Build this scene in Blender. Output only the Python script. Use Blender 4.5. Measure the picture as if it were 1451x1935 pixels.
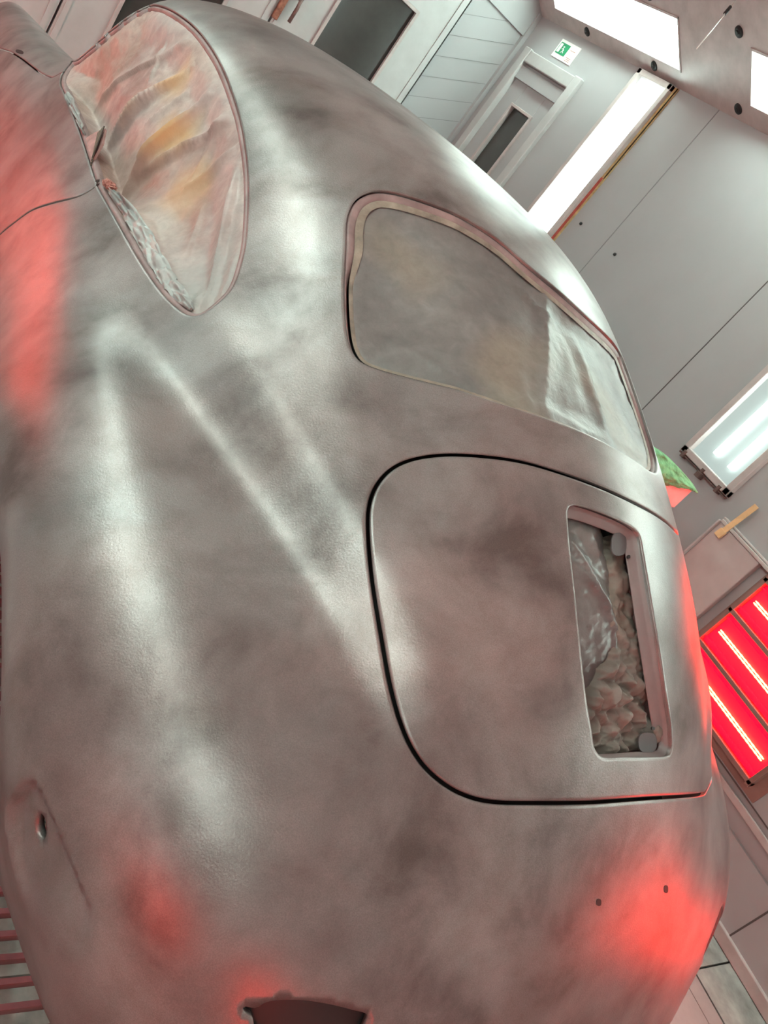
import bpy, math, random
import numpy as np
from mathutils import Vector, Matrix, noise
from mathutils.bvhtree import BVHTree
from mathutils.geometry import delaunay_2d_cdt
random.seed(7)
scn = bpy.context.scene
for o in list(bpy.data.objects): bpy.data.objects.remove(o)

# ------------------------------------------------------------------ camera
CAM_R = np.array([[0.7239514, 0.2707806, 0.6344859], [-0.3353703, -0.6655948, 0.6667161], [0.6028443, -0.6954577, -0.3910465]])          # columns: image right, image down, forward (in room axes)
FPX = 1490.006
CAMP = np.array([0., 0., 1.6])
cam_data = bpy.data.cameras.new('camera'); cam = bpy.data.objects.new('camera', cam_data)
scn.collection.objects.link(cam); scn.camera = cam
cam_data.sensor_fit = 'VERTICAL'; cam_data.sensor_height = 36.0
cam_data.lens = FPX/1935*36.0; cam_data.clip_start = .02; cam_data.clip_end = 50
_x, _y, _z = CAM_R[:, 0], -CAM_R[:, 1], -CAM_R[:, 2]
cam.matrix_world = Matrix(((_x[0], _y[0], _z[0], CAMP[0]), (_x[1], _y[1], _z[1], CAMP[1]), (_x[2], _y[2], _z[2], CAMP[2]), (0, 0, 0, 1)))

# ------------------------------------------------------------------ world, light levels, exposure
w = bpy.data.worlds.new('world'); scn.world = w; w.use_nodes = True
w.node_tree.nodes['Background'].inputs[0].default_value = (.5, .5, .52, 1)
w.node_tree.nodes['Background'].inputs[1].default_value = 0.02
vs = scn.view_settings
vs.view_transform = 'Standard'; vs.look = 'None'; vs.gamma = 1; vs.use_curve_mapping = False
vs.exposure = 0.14
L_BULK = 7.8        # slanted ceiling light boxes
L_WALL = 4.5        # upright wall lights
L_IR = 8.0          # infrared emitters
L_IRG = 10.0
RX0, RX1, RY0, RY1 = -1.04, 3.4, -2.4, 5.7      # booth interior
ZT, ZC = 2.53, 2.93                             # top of walls, flat ceiling

# ------------------------------------------------------------------ helpers
col = scn.collection
def link(o, parent=None):
    col.objects.link(o)
    if parent is not None: o.parent = parent
    return o
def tag(o, label=None, cat=None, group=None, kind=None):
    if label: o['label'] = label
    if cat: o['category'] = cat
    if group: o['group'] = group
    if kind: o['kind'] = kind
    return o
def empty(name, loc=(0, 0, 0), **k):
    o = bpy.data.objects.new(name, None); o.location = loc; link(o); return tag(o, **k)
class MB:
    def __init__(s): s.v = []; s.f = []; s.m = []
    def add(s, v, f, mi=0):
        b = len(s.v); s.v += [tuple(map(float, p)) for p in v]; s.f += [tuple(b+i for i in q) for q in f]; s.m += [mi]*len(f); return s
    def box(s, x0, x1, y0, y1, z0, z1, mi=0):
        v = [(x, y, z) for z in (z0, z1) for y in (y0, y1) for x in (x0, x1)]
        return s.add(v, [(0, 2, 3, 1), (4, 5, 7, 6), (0, 1, 5, 4), (2, 6, 7, 3), (0, 4, 6, 2), (1, 3, 7, 5)], mi)
    def obox(s, c, ax, ay, az, mi=0):       # oriented box: centre and three half-axis vectors
        c, ax, ay, az = map(np.array, (c, ax, ay, az))
        v = [c+i*ax+j*ay+k*az for k in (-1, 1) for j in (-1, 1) for i in (-1, 1)]
        return s.add(v, [(0, 2, 3, 1), (4, 5, 7, 6), (0, 1, 5, 4), (2, 6, 7, 3), (0, 4, 6, 2), (1, 3, 7, 5)], mi)
    def tube(s, pts, r, n=10, mi=0, caps=True):
        pts = [np.array(p, float) for p in pts]; rs = r if hasattr(r, '__len__') else [r]*len(pts)
        b = len(s.v); up = np.array([0.3, 0.2, 1.0])
        for i, p in enumerate(pts):
            d = pts[min(i+1, len(pts)-1)]-pts[max(i-1, 0)]; d /= np.linalg.norm(d)
            a = np.cross(d, up); a /= np.linalg.norm(a); c = np.cross(d, a)
            for k in range(n):
                t = 2*math.pi*k/n; s.v.append(tuple(p+rs[i]*(math.cos(t)*a+math.sin(t)*c)))
        for i in range(len(pts)-1):
            for k in range(n):
                s.f.append((b+i*n+k, b+i*n+(k+1) % n, b+(i+1)*n+(k+1) % n, b+(i+1)*n+k)); s.m.append(mi)
        if caps:
            s.f.append(tuple(b+k for k in range(n))[::-1]); s.m.append(mi)
            s.f.append(tuple(b+(len(pts)-1)*n+k for k in range(n))); s.m.append(mi)
        return s
    def build(s, name, mats, parent=None, smooth=False, bevel=0):
        me = bpy.data.meshes.new(name); me.from_pydata(s.v, [], s.f)
        for m in (mats if isinstance(mats, (list, tuple)) else [mats]): me.materials.append(m)
        me.polygons.foreach_set('material_index', s.m)
        if smooth: me.polygons.foreach_set('use_smooth', [True]*len(s.f))
        me.update()
        o = bpy.data.objects.new(name, me); link(o, parent)
        if bevel:
            b = o.modifiers.new('bevel', 'BEVEL'); b.width = bevel; b.segments = 2; b.limit_method = 'ANGLE'
        return o

# ------------------------------------------------------------------ materials
def nt(name):
    m = bpy.data.materials.new(name); m.use_nodes = True
    return m, m.node_tree, m.node_tree.nodes['Principled BSDF']
def N_(t, ty, **k):
    n = t.nodes.new(ty)
    for a, b in k.items():
        if a.startswith('i_'): n.inputs[a[2:].replace('_', ' ')].default_value = b
        else: setattr(n, a, b)
    return n
def noise_node(t, scale, detail=4, rough=.5, dist=0, coord='Object', mapscale=None):
    tc = N_(t, 'ShaderNodeTexCoord'); src = tc.outputs[coord]
    if mapscale:
        mp = N_(t, 'ShaderNodeMapping'); mp.inputs['Scale'].default_value = mapscale
        t.links.new(src, mp.inputs[0]); src = mp.outputs[0]
    n = N_(t, 'ShaderNodeTexNoise'); t.links.new(src, n.inputs['Vector'])
    n.inputs['Scale'].default_value = scale; n.inputs['Detail'].default_value = detail
    n.inputs['Roughness'].default_value = rough; n.inputs['Distortion'].default_value = dist
    return n.outputs['Fac']
def ramp(t, fac, stops):
    r = N_(t, 'ShaderNodeValToRGB'); t.links.new(fac, r.inputs[0]); e = r.color_ramp.elements
    while len(e) > 1: e.remove(e[0])
    e[0].position = stops[0][0]; e[0].color = tuple(stops[0][1])+(1,)
    for p, c in stops[1:]:
        x = e.new(p); x.color = tuple(c)+(1,)
    return r.outputs[0]
def mixc(t, fac, a, b, mode='MIX'):
    m = N_(t, 'ShaderNodeMix', data_type='RGBA', blend_type=mode)
    for k, s in ((0, fac), (6, a), (7, b)):
        if hasattr(s, 'links'): t.links.new(s, m.inputs[k])
        elif k == 0: m.inputs[0].default_value = s
        else: m.inputs[k].default_value = tuple(s)+(1,)
    return m.outputs[2]
def bump(t, bs, h, strength, dist):
    b = N_(t, 'ShaderNodeBump'); b.inputs['Strength'].default_value = strength; b.inputs['Distance'].default_value = dist
    t.links.new(h, b.inputs['Height'])
    old = bs.inputs['Normal']
    if old.links: t.links.new(old.links[0].from_socket, b.inputs['Normal'])
    t.links.new(b.outputs[0], bs.inputs['Normal'])
def simple(name, c, rough=.5, metal=0, var=.0, scale=8, bmp=0, spec=.5):
    m, t, bs = nt(name)
    bs.inputs['Roughness'].default_value = rough; bs.inputs['Metallic'].default_value = metal
    bs.inputs['Specular IOR Level'].default_value = spec
    if var:
        f = noise_node(t, scale, 6, .6)
        cc = ramp(t, f, [(.3, [x*(1-var) for x in c]), (.7, [min(1, x*(1+var)) for x in c])])
        t.links.new(cc, bs.inputs['Base Color'])
    else: bs.inputs['Base Color'].default_value = tuple(c)+(1,)
    if bmp: bump(t, bs, noise_node(t, scale*3, 4), .5, bmp)
    return m
def emis(name, c, s, base=(.8, .8, .8)):
    m, t, bs = nt(name); bs.inputs['Base Color'].default_value = tuple(base)+(1,)
    bs.inputs['Emission Color'].default_value = tuple(c)+(1,); bs.inputs['Emission Strength'].default_value = s
    return m

def make_paint():
    m, t, bs = nt('dry_primer_coat')
    big = noise_node(t, 2.4, 3, .5, .15)
    fine = noise_node(t, 6.5, 6, .58, .25)
    warm = noise_node(t, 4.2, 3, .5, .2)
    c1 = ramp(t, big, [(.32, (.19, .172, .168)), (.5, (.26, .243, .240)), (.68, (.32, .305, .302))])
    c2 = ramp(t, fine, [(.30, (.46, .41, .40)), (.45, (.82, .79, .785)), (.62, (1.10, 1.10, 1.11))])
    c = mixc(t, 1.0, c1, c2, 'MULTIPLY')
    c3 = ramp(t, warm, [(.4, (1, 1, 1)), (.62, (1.07, .97, .955))])
    c = mixc(t, 1.0, c, c3, 'MULTIPLY')
    grain = noise_node(t, 650, 2, .6)
    g = ramp(t, grain, [(.35, (.88, .88, .88)), (.65, (1.12, 1.12, 1.12))])
    c = mixc(t, 1.0, c, g, 'MULTIPLY')
    t.links.new(c, bs.inputs['Base Color'])
    bs.inputs['Metallic'].default_value = PAINT_METAL
    r = N_(t, 'ShaderNodeMapRange'); r.inputs['To Min'].default_value = .40; r.inputs['To Max'].default_value = .29
    t.links.new(fine, r.inputs[0]); t.links.new(r.outputs[0], bs.inputs['Roughness'])
    bump(t, bs, noise_node(t, 330, 3, .6), .25, .0012)
    return m
PAINT_METAL = .45
PAINT = make_paint()
M_WALL = simple('booth_wall_paint', (.40, .40, .41), .45, 0, .05, 1.6)
M_WHITE = simple('white_lacquer', (.50, .50, .50), .4, 0, .08, 6)
M_PINKW = simple('aged_frame_paint', (.50, .44, .43), .45, 0, .15, 9)
M_SEAM = simple('seam_dark', (.10, .09, .085), .7)
M_BLACK = simple('painted_void_black', (.008, .008, .008), .6)  # flat black standing in for the dark of holes and gaps
M_DARKIN = simple('dark_interior_shade', (.035, .032, .032), .6)
M_GLASSD = simple('dark_window_glass', (.055, .053, .05), .16, 0, .25, 3)
M_FLOOR = simple('booth_floor_paint', (.34, .29, .285), .55, 0, .15, 5, .002)
M_CONC = simple('concrete', (.30, .29, .275), .8, 0, .35, 9, .004)
M_STEEL = simple('red_tinted_steel', (.26, .10, .11), .4, .3, .25, 20)  # steel tinted red for the heater glow on the bars
M_RUST = simple('red_brown_sealant', (.42, .07, .05), .5, 0, .3, 25)
M_OCHRE = simple('ochre_sealant', (.48, .33, .16), .6, 0, .3, 25)
M_TAPE = simple('masking_tape', (.70, .43, .22), .6, 0, .12, 20)
M_GREEN = simple('green_cloth_fabric', (.14, .34, .16), .9, 0, .3, 45, .004)
M_SIGNW = simple('sign_white', (.85, .85, .83), .4)
M_SIGNG = simple('sign_green', (.02, .30, .13), .4)
M_NOZ = simple('black_rubber', (.012, .012, .013), .5)
M_TUBE = emis('fluorescent_tube', (.78, 1.0, .92), L_WALL*4)
M_DIFF = emis('fluorescent_diffuser', (.78, 1.0, .93), 1.05, (.25, .25, .25))
M_DIFF2 = emis('dimmer_fluorescent_diffuser', (.80, 1.0, .95), .42, (.12, .12, .12))
M_DIFFC = emis('ceiling_light_diffuser', (.72, 1.0, .87), L_BULK)
M_TUBEC = emis('ceiling_fluorescent_tube', (.78, 1.0, .9), L_BULK*2.2)
M_IRG = emis('infrared_red_panel', (1.0, .0, .004), L_IRG, (.7, .02, .02))
M_IRT = emis('infrared_emitter', (1.0, .42, .10), L_IR)
M_BROWN = simple('heater_frame_paint', (.30, .17, .145), .5, .1, .15, 12)
M_REFL = simple('white_reflector', (.78, .86, .84), .35)
def make_paper(name, base, light, orange, oc, shiny=.52, grey=.6):
    m, t, bs = nt(name)
    n1 = noise_node(t, 4, 3, .5, .3); n2 = noise_node(t, 3.4, 1, .4, .2); n3 = noise_node(t, 28, 5, .7, .3)
    c = ramp(t, n1, [(.35, base), (.62, light)])
    f = ramp(t, n2, [(.50, (0, 0, 0)), (.62, (1, 1, 1))])
    mm = N_(t, 'ShaderNodeMath', operation='MULTIPLY'); t.links.new(f, mm.inputs[0]); mm.inputs[1].default_value = orange
    c = mixc(t, mm.outputs[0], c, oc)
    c = mixc(t, 1.0, c, ramp(t, n3, [(.3, (.78, .78, .78)), (.7, (1.1, 1.1, 1.1))]), 'MULTIPLY')
    t.links.new(c, bs.inputs['Base Color']); bs.inputs['Roughness'].default_value = shiny
    vor = N_(t, 'ShaderNodeTexVoronoi', feature='DISTANCE_TO_EDGE'); tc = N_(t, 'ShaderNodeTexCoord')
    t.links.new(tc.outputs['Object'], vor.inputs['Vector']); vor.inputs['Scale'].default_value = 14
    bump(t, bs, vor.outputs['Distance'], .22, .004)
    bump(t, bs, noise_node(t, 35, 5, .65, .6), .35, .004)
    return m
M_PAPER = make_paper('side_masking_paper', (.34, .22, .20), (.48, .39, .37), .12, (.52, .32, .18))
M_PAPER2 = make_paper('rear_masking_paper', (.16, .145, .14), (.24, .225, .22), .45, (.30, .22, .15), .40)
M_PAPER3 = make_paper('kraft_paper', (.15, .115, .10), (.28, .235, .20), .35, (.36, .20, .12), .6)
M_FOIL = make_paper('silver_grey_sheet', (.085, .07, .07), (.22, .205, .20), .15, (.30, .2, .18), .32)
M_RIM = simple('dusty_rim_rubber', (.27, .18, .178), .5, 0, .3, 18, .001)

# ------------------------------------------------------------------ booth shell
def struct(o): o['kind'] = 'structure'; return o
mb = MB()
mb.box(1.60, 2.985, RY0, RY1, -.06, 0, 0)                      # painted floor plates under and around the car
mb.box(RX0, .20, RY0, RY1, -.06, 0, 0)
mb.box(2.985, 3.075, RY0, RY1, -.06, .002, 0)
struct(mb.build('floor', [M_FLOOR]))
PX0, PX1, PY0, PY1 = .20, 1.60, -.8, 5.0                        # the grated pit lies under the near side of the car
mb = MB()
mb.box(.20, 1.60, RY0, PY0, -.06, 0, 0); mb.box(.20, 1.60, PY1, RY1, -.06, 0, 0)
struct(mb.build('floor', [M_FLOOR]))
mb = MB()
for k in range(9):
    y0 = RY0 + k*.93; y0 = .427 + (k-4)*.93
    mb.box(3.09, 3.385, max(RY0, y0+.004), min(RY1, y0+.926), -.06, 0, 0)
mb.box(3.075, 3.40, RY0, RY1, -.07, -.012, 1)
struct(mb.build('floor', [M_CONC, M_BLACK]))
mb = MB(); mb.box(.14, 1.66, PY0-.05, PY1+.05, -.40, -.34, 0); mb.box(.14, .20, PY0, PY1, -.34, -.06); mb.box(1.60, 1.66, PY0, PY1, -.34, -.06)
for k in range(30):                                            # rows of masonry in the pit
    for j in range(8):
        x0 = .21+j*.172+(.05 if k % 2 else 0); y0 = PY0+.05+k*.19
        mb.box(x0, min(x0+.160, 1.59), y0, y0+.182, -.34, -.325+.006*((k*3+j) % 3))
struct(mb.build('floor', [simple('pit_masonry', (.42, .41, .38), .85, 0, .35, 14, .004)]))
mb = MB()
y = .588 - .0435*31
while y < PY1:
    mb.box(PX0+.004, PX1-.004, y-.0055, y+.0055, -.022, -.001)
    y += .0435
for x in (.215, .62, 1.10, 1.585): mb.box(x-.003, x+.003, PY0, PY1, -.034, -.014)
o = mb.build('floor_grate', M_STEEL); tag(o, 'steel bar grate set in the booth floor beside the car', 'floor grate')

# wall_right: long side wall with exit door, upright lights and heaters
mb = MB()
DY0, DY1, DZ = 4.80, 5.56, 2.30
mb.box(RX1, RX1+.1, RY0, DY0, .43, ZT); mb.box(RX1, RX1+.1, DY1, RY1, 0, ZT); mb.box(RX1, RX1+.1, DY0, DY1, DZ, ZT)
mb.box(RX1-.012, RX1+.1, RY0, DY0, 0, .30); mb.box(RX1+.01, RX1+.1, RY0, DY0, .30, .43)
for ys, mi_ in ((3.65, 2), (2.615, 1), (-.25, 1)): mb.box(RX1-.002, RX1+.01, ys-.0025, ys+.0025, .43, ZT, mi_)
mb.box(RX1-.002, RX1+.01, RY0, DY0, .428, .434, 1)
for ys in (.50, 1.42, 2.6): mb.box(RX1-.0135, RX1, ys-.0035, ys+.0035, 0, .30, 1)
struct(mb.build('wall_right', [M_WALL, M_SEAM, simple('wall_hairline', (.25, .25, .25), .6)]))
mb = MB(); mb.box(RX1-.028, RX1-.006, RY0, DY0, .002, .055)
struct(mb.build('baseboard_right', M_PINKW, bevel=.004))
mb = MB(); mb.box(RX1-.016, RX1, RY0, DY0, .375, .405)
struct(mb.build('trim_1', M_PINKW, bevel=.003))
mb = MB(); mb.box(RX0-.1, RX0, RY0, RY1, 0, ZT)
for ys in (3.2, 2.1, .9, -.3): mb.box(RX0-.01, RX0+.002, ys-.003, ys+.003, 0, ZT, 1)
struct(mb.build('wall_left', [M_WALL, M_SEAM]))
mb = MB(); mb.box(RX0-.1, RX1+.1, RY0-.1, RY0, 0, 3.0)
struct(mb.build('wall_back', M_WALL))

# ceiling: flat filter deck and two slanted bulkheads that carry the light boxes
AL = math.radians(30); BW = (ZC-ZT)/math.sin(AL)
e_r = np.array([-math.cos(AL), 0, math.sin(AL)]); n_r = np.array([-math.sin(AL), 0, -math.cos(AL)])
PR = np.array([RX1, 0, ZT])
def bulk(side, a, b, y, dep=0):       # a = distance up the slope, dep = into the bulkhead
    p = PR+e_r*a-n_r*dep; p = np.array([p[0], y, p[2]])
    if side < 0: p[0] = RX0+RX1-p[0]
    return p
BOX_Y = [(-1.52, .0), (.34, 1.84), (2.0, 3.40), (3.99, 5.45)]
A0, A1 = .10, .395
for side, nm in ((1, 'ceiling'), (-1, 'ceiling')):
    mb = MB()
    def strip(a0, a1, y0, y1, mi=0):
        P = [bulk(side, a0, 0, y0), bulk(side, a0, 0, y1), bulk(side, a1, 0, y1), bulk(side, a1, 0, y0)]
        Q = [bulk(side, a0, 0, y0, .03), bulk(side, a0, 0, y1, .03), bulk(side, a1, 0, y1, .03), bulk(side, a1, 0, y0, .03)]
        mb.add(P+Q, [(0, 1, 2, 3), (7, 6, 5, 4), (0, 4, 5, 1), (1, 5, 6, 2), (2, 6, 7, 3), (3, 7, 4, 0)], mi)
    strip(0, A0, RY0, RY1); strip(A1, BW, RY0, RY1)
    ys = [RY0]+[q for b_ in BOX_Y for q in b_]+[RY1]
    for k in range(0, len(ys), 2): strip(A0, A1, ys[k], ys[k+1])
    struct(mb.build(nm, [M_PINKW]))
mb = MB()
xi = RX1-BW*math.cos(AL)
mb.box(RX0+RX1-xi-.02, xi+.02, RY0, RY1, ZC, ZC+.08)
struct(mb.build('ceiling', simple('ceiling_filter', (.82, .83, .82), .35, 0, .18, 14, .01)))

def light_box(side, y0, y1, label, k):
    t = empty('ceiling_light', bulk(side, (A0+A1)/2, 0, (y0+y1)/2), label=label, cat='ceiling light', group=None)
    inv = Matrix.Translation(-Vector(t.location))
    def b(name, mb, m, **kw):
        mb.v = [tuple(Vector(v)-Vector(t.location)) for v in mb.v]; return mb.build(name, m, t, **kw)
    f = MB()
    def q(a0, a1, u0, u1, d0, d1, mbx):
        P = [bulk(side, a, 0, u, d) for d in (d0, d1) for u in (u0, u1) for a in (a0, a1)]
        mbx.add(P, [(0, 2, 3, 1), (4, 5, 7, 6), (0, 1, 5, 4), (2, 6, 7, 3), (0, 4, 6, 2), (1, 3, 7, 5)])
    fw = .012
    q(A0, A0+fw, y0, y1, -.004, .09, f); q(A1-fw, A1, y0, y1, -.004, .09, f); q(A0, A1, y0, y0+fw, -.004, .09, f); q(A0, A1, y1-fw, y1, -.004, .09, f)
    b('frame', f, M_PINKW)
    r = MB(); q(A0, A1, y0, y1, .09, .10, r); b('diffuser', r, M_DIFFC)
    for j in range(4):
        a = A0+.045+j*.068; tb = MB(); tb.tube([bulk(side, a, 0, y0+.03, .06), bulk(side, a, 0, y1-.03, .06)], .013, 8)
        b('fluorescent_tube', tb, M_TUBEC, smooth=True)
    return t
lab = {(1, 3): 'slanted ceiling light box nearest the exit door, above the upright wall light', (1, 2): 'slanted ceiling light box cut by the right frame edge',
 (1, 1): 'slanted ceiling light box over the infrared heater', (1, 0): 'slanted ceiling light box at the rear end of the heater side',
 (-1, 3): 'slanted ceiling light box over the low heater on the left wall', (-1, 2): 'slanted ceiling light box above the left door panel line of the wall behind the camera',
 (-1, 1): 'slanted ceiling light box straight above the photographer side wall', (-1, 0): 'slanted ceiling light box at the rear end of the left wall'}
for side in (1, -1):
    for k, (a, b_) in enumerate(BOX_Y): light_box(side, a, b_, lab[(side, k)], k)
def nozzle(a, y, label):
    p = bulk(1, a, 0, y); t = MB(); d = n_r
    t.tube([p+d*-.004, p+d*.006, p+d*.011], [.030, .028, .018], 20); t.tube([p+d*.010, p+d*.016], [.012, .010], 12)
    tag(t.build('air_nozzle', M_NOZ, None, smooth=False), label, 'nozzle', 'round black nozzles in the ceiling bulkhead')
nozzle(.06, 5.03, 'round black nozzle nearest the room corner, below the ceiling light')
nozzle(.06, 4.26, 'round black nozzle at the top of the upright wall light')
nozzle(.06, 3.49, 'round black nozzle right of the upright wall light, under the second ceiling light')
nozzle(.445, 3.49, 'round black nozzle above the second ceiling light, beside the thin rod')
nozzle(.445, 4.26, 'round black nozzle above the first ceiling light at the frame top')
# thin rod hanging from the ceiling
def pix(p, X=None, Y=None, Z=None):
    d = CAM_R @ np.array([p[0]-725.5, p[1]-967.5, FPX])
    for i, v in enumerate((X, Y, Z)):
        if v is not None: return CAMP+d*((v-CAMP[i])/d[i])
a = pix((1316, 92), X=2.62); b_ = pix((1384, 8), X=2.70)
rod = empty('hanging_rod', tuple(b_), label='thin metal rod hanging from the ceiling between the two ceiling lights', cat='rod')
d_ = b_-a; top = b_+d_*((ZC-b_[2])/max(d_[2], .02)) if d_[2] > .02 else b_+d_
top = b_ + d_*.35; top[2] = ZC
t = MB(); t.tube([a-b_, 0*b_, top-b_], .0035, 6); t.build('shaft', simple('rod_metal', (.6, .57, .55), .3, .6), rod, smooth=True)
t = MB(); t.tube([(a-b_)*.22, (a-b_)*.06], .008, 8); t.build('clip', M_NOZ, rod, smooth=True)

# wall_front (far end): double leaf gate with dark windows, diagonal panelled strip next to the corner
mb = MB()
mb.box(RX0-.1, RX1+.1, RY1+.03, RY1+.12, 0, 3.0, 0)
mb.box(RX0-.1, RX1, RY1-.02, RY1+.04, 2.36, 3.0, 0)
def diag(x0, x1, z0, sl, th=.004):
    mb.add([(x0, RY1-.003, z0), (x1, RY1-.003, z0+sl*(x1-x0)), (x1, RY1-.003, z0+sl*(x1-x0)+th), (x0, RY1-.003, z0+th)], [(0, 1, 2, 3)], 2)
mb.box(2.90, RX1, RY1, RY1+.05, 0, 2.6, 0)
for k in range(9): diag(2.90, 3.36, 2.35-.155*k-.006, .53)
mb.box(3.365, RX1, RY1-.035, RY1+.01, 0, ZT, 0)
mb.box(2.875, 2.886, RY1-.01, RY1+.03, 0, 2.5, 1)
struct(mb.build('wall_front', [M_WALL, M_SEAM, simple('faint_seam', (.24, .24, .24), .6)]))
def gate_leaf(x0, x1, wx0, wx1, n, wz0=.25):
    root = empty('door_%d' % n, (x0, RY1, 0), kind='structure')
    def L(m): m.v = [(v[0]-x0, v[1]-RY1, v[2]) for v in m.v]; return m
    m = MB(); Y0, Y1 = RY1-.03, RY1+.02
    m.box(x0, wx0, Y0, Y1, .02, 2.34); m.box(wx1, x1, Y0, Y1, .02, 2.34); m.box(wx0, wx1, Y0, Y1, .02, wz0); m.box(wx0, wx1, Y0, Y1, 1.99, 2.34)
    m.box(x0+.015, x0+.045, Y0-.008, Y0, .05, 2.3); m.box(x1-.045, x1-.015, Y0-.008, Y0, .05, 2.3)
    L(m).build('leaf', M_WHITE, root)
    f = MB(); s = .018
    f.box(wx0-s, wx0+.006, Y0-.016, Y0, wz0, 1.99+s); f.box(wx1-.006, wx1+s, Y0-.016, Y0, wz0, 1.99+s); f.box(wx0, wx1, Y0-.016, Y0, 1.985, 1.99+s); f.box(wx0, wx1, Y0-.016, Y0, wz0-s, wz0+.004)
    L(f).build('glazing_frame', M_PINKW, root, bevel=.003)
    g = MB(); g.box(wx0, wx1, Y0+.02, Y0+.028, wz0, 1.99); L(g).build('window_pane', M_GLASSD, root)
    return root
g1 = gate_leaf(1.815, 2.875, 2.12, 2.60, 1)
g2 = gate_leaf(.755, 1.80, 1.03, 1.52, 2)
g3 = gate_leaf(-.36, .742, -.08, .42, 3)
def handle(root, x, z):
    h = MB(); rx, ry = root.location.x, root.location.y
    h.tube([(x-rx, -.03, z+.10), (x-rx, -.075, z+.095), (x-rx, -.085, z+.03), (x-rx, -.08, z-.06)], [.014, .014, .012, .012], 10)
    h.tube([(x-rx, -.028, z+.10), (x-rx, -.04, z+.10)], .026, 14)
    h.build('handle', simple('worn_handle', (.22, .14, .13), .35, .5, .3, 30), root, smooth=True)
handle(g1, 1.90, 1.50)
h = MB(); h.box(1.80-.755, 1.84-.755, -.06, -.03, 1.40, 1.62); h.build('latch', simple('rusty_latch', (.30, .12, .08), .6, .3, .5, 40), g2, bevel=.006)
# exit door in wall_right
root = empty('door_4', (RX1, DY0, 0), kind='structure')
m = MB(); F = .07
def DL(m): m.v = [(v[0]-RX1, v[1]-DY0, v[2]) for v in m.v]; return m
m.box(RX1-.03, RX1+.06, DY0-.01, DY0+F, 0, DZ+.02); m.box(RX1-.03, RX1+.06, DY1-F, DY1+.01, 0, DZ+.02); m.box(RX1-.026, RX1+.06, DY0+F+.001, DY1-F-.001, DZ-F, DZ+.012)
DL(m).build('door_frame', M_WHITE, root, bevel=.006)
m = MB(); WY0, WY1, WZ0, WZ1 = 5.04, 5.31, .75, 1.96
Xa, Xb = RX1+.012, RX1+.06
m.box(Xa, Xb, DY0+F, WY0, .02, DZ-F); m.box(Xa, Xb, WY1, DY1-F, .02, DZ-F); m.box(Xa, Xb, WY0, WY1, .02, WZ0); m.box(Xa, Xb, WY0, WY1, WZ1, DZ-F)
m.box(Xa-.02, Xa, DY0+F, DY1-F, DZ-F-.11, DZ-F-.02)
DL(m).build('leaf', M_WALL, root, bevel=.003)
m = MB(); s = .02
m.box(Xa-.014, Xa+.01, WY0-s, WY0+.004, WZ0-s, WZ1+s); m.box(Xa-.014, Xa+.01, WY1-.004, WY1+s, WZ0-s, WZ1+s); m.box(Xa-.014, Xa+.01, WY0, WY1, WZ1, WZ1+s); m.box(Xa-.014, Xa+.01, WY0, WY1, WZ0-s, WZ0)
DL(m).build('glazing_frame', M_PINKW, root, bevel=.003)
m = MB(); m.box(Xa+.02, Xa+.028, WY0, WY1, WZ0, WZ1); DL(m).build('window_pane', M_GLASSD, root)
# exit sign
M_PRINT = simple('sign_print', (.5, .25, .2), .5)
sg = empty('exit_sign', (RX1, 5.16, 2.41), label='white and green emergency exit sign above the door with narrow window', cat='sign')
m = MB(); m.box(-.004, 0, -.125, .125, -.058, .062); m.build('board', M_SIGNW, sg)
m = MB(); m.box(-.006, -.004, -.01, .108, -.030, .044); m.build('green_panel', M_SIGNG, sg)
m = MB(); m.box(-.0075, -.006, .072, .100, -.022, .036)
m.tube([(-.007, .045, .024), (-.007, .043, .018)], .006, 8)
for a, b_ in (((.045, .014), (.036, -.004)), ((.036, -.004), (.048, -.020)), ((.036, -.004), (.020, -.016)), ((.043, .012), (.058, .004)), ((.043, .010), (.028, .0))):
    m.tube([(-.007, a[0], a[1]), (-.007, b_[0], b_[1])], .0028, 6)
m.build('pictogram', M_SIGNW, sg)
for k, (y0, y1, z) in enumerate(((-.095, -.035, .022), (-.10, -.04, -.026), (-.10, -.05, -.036), (-.10, -.04, -.046))): 
    m = MB(); m.box(-.0052, -.004, y0, y1, z-.0016, z+.0016); m.build('print_line', M_PRINT, sg)

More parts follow.
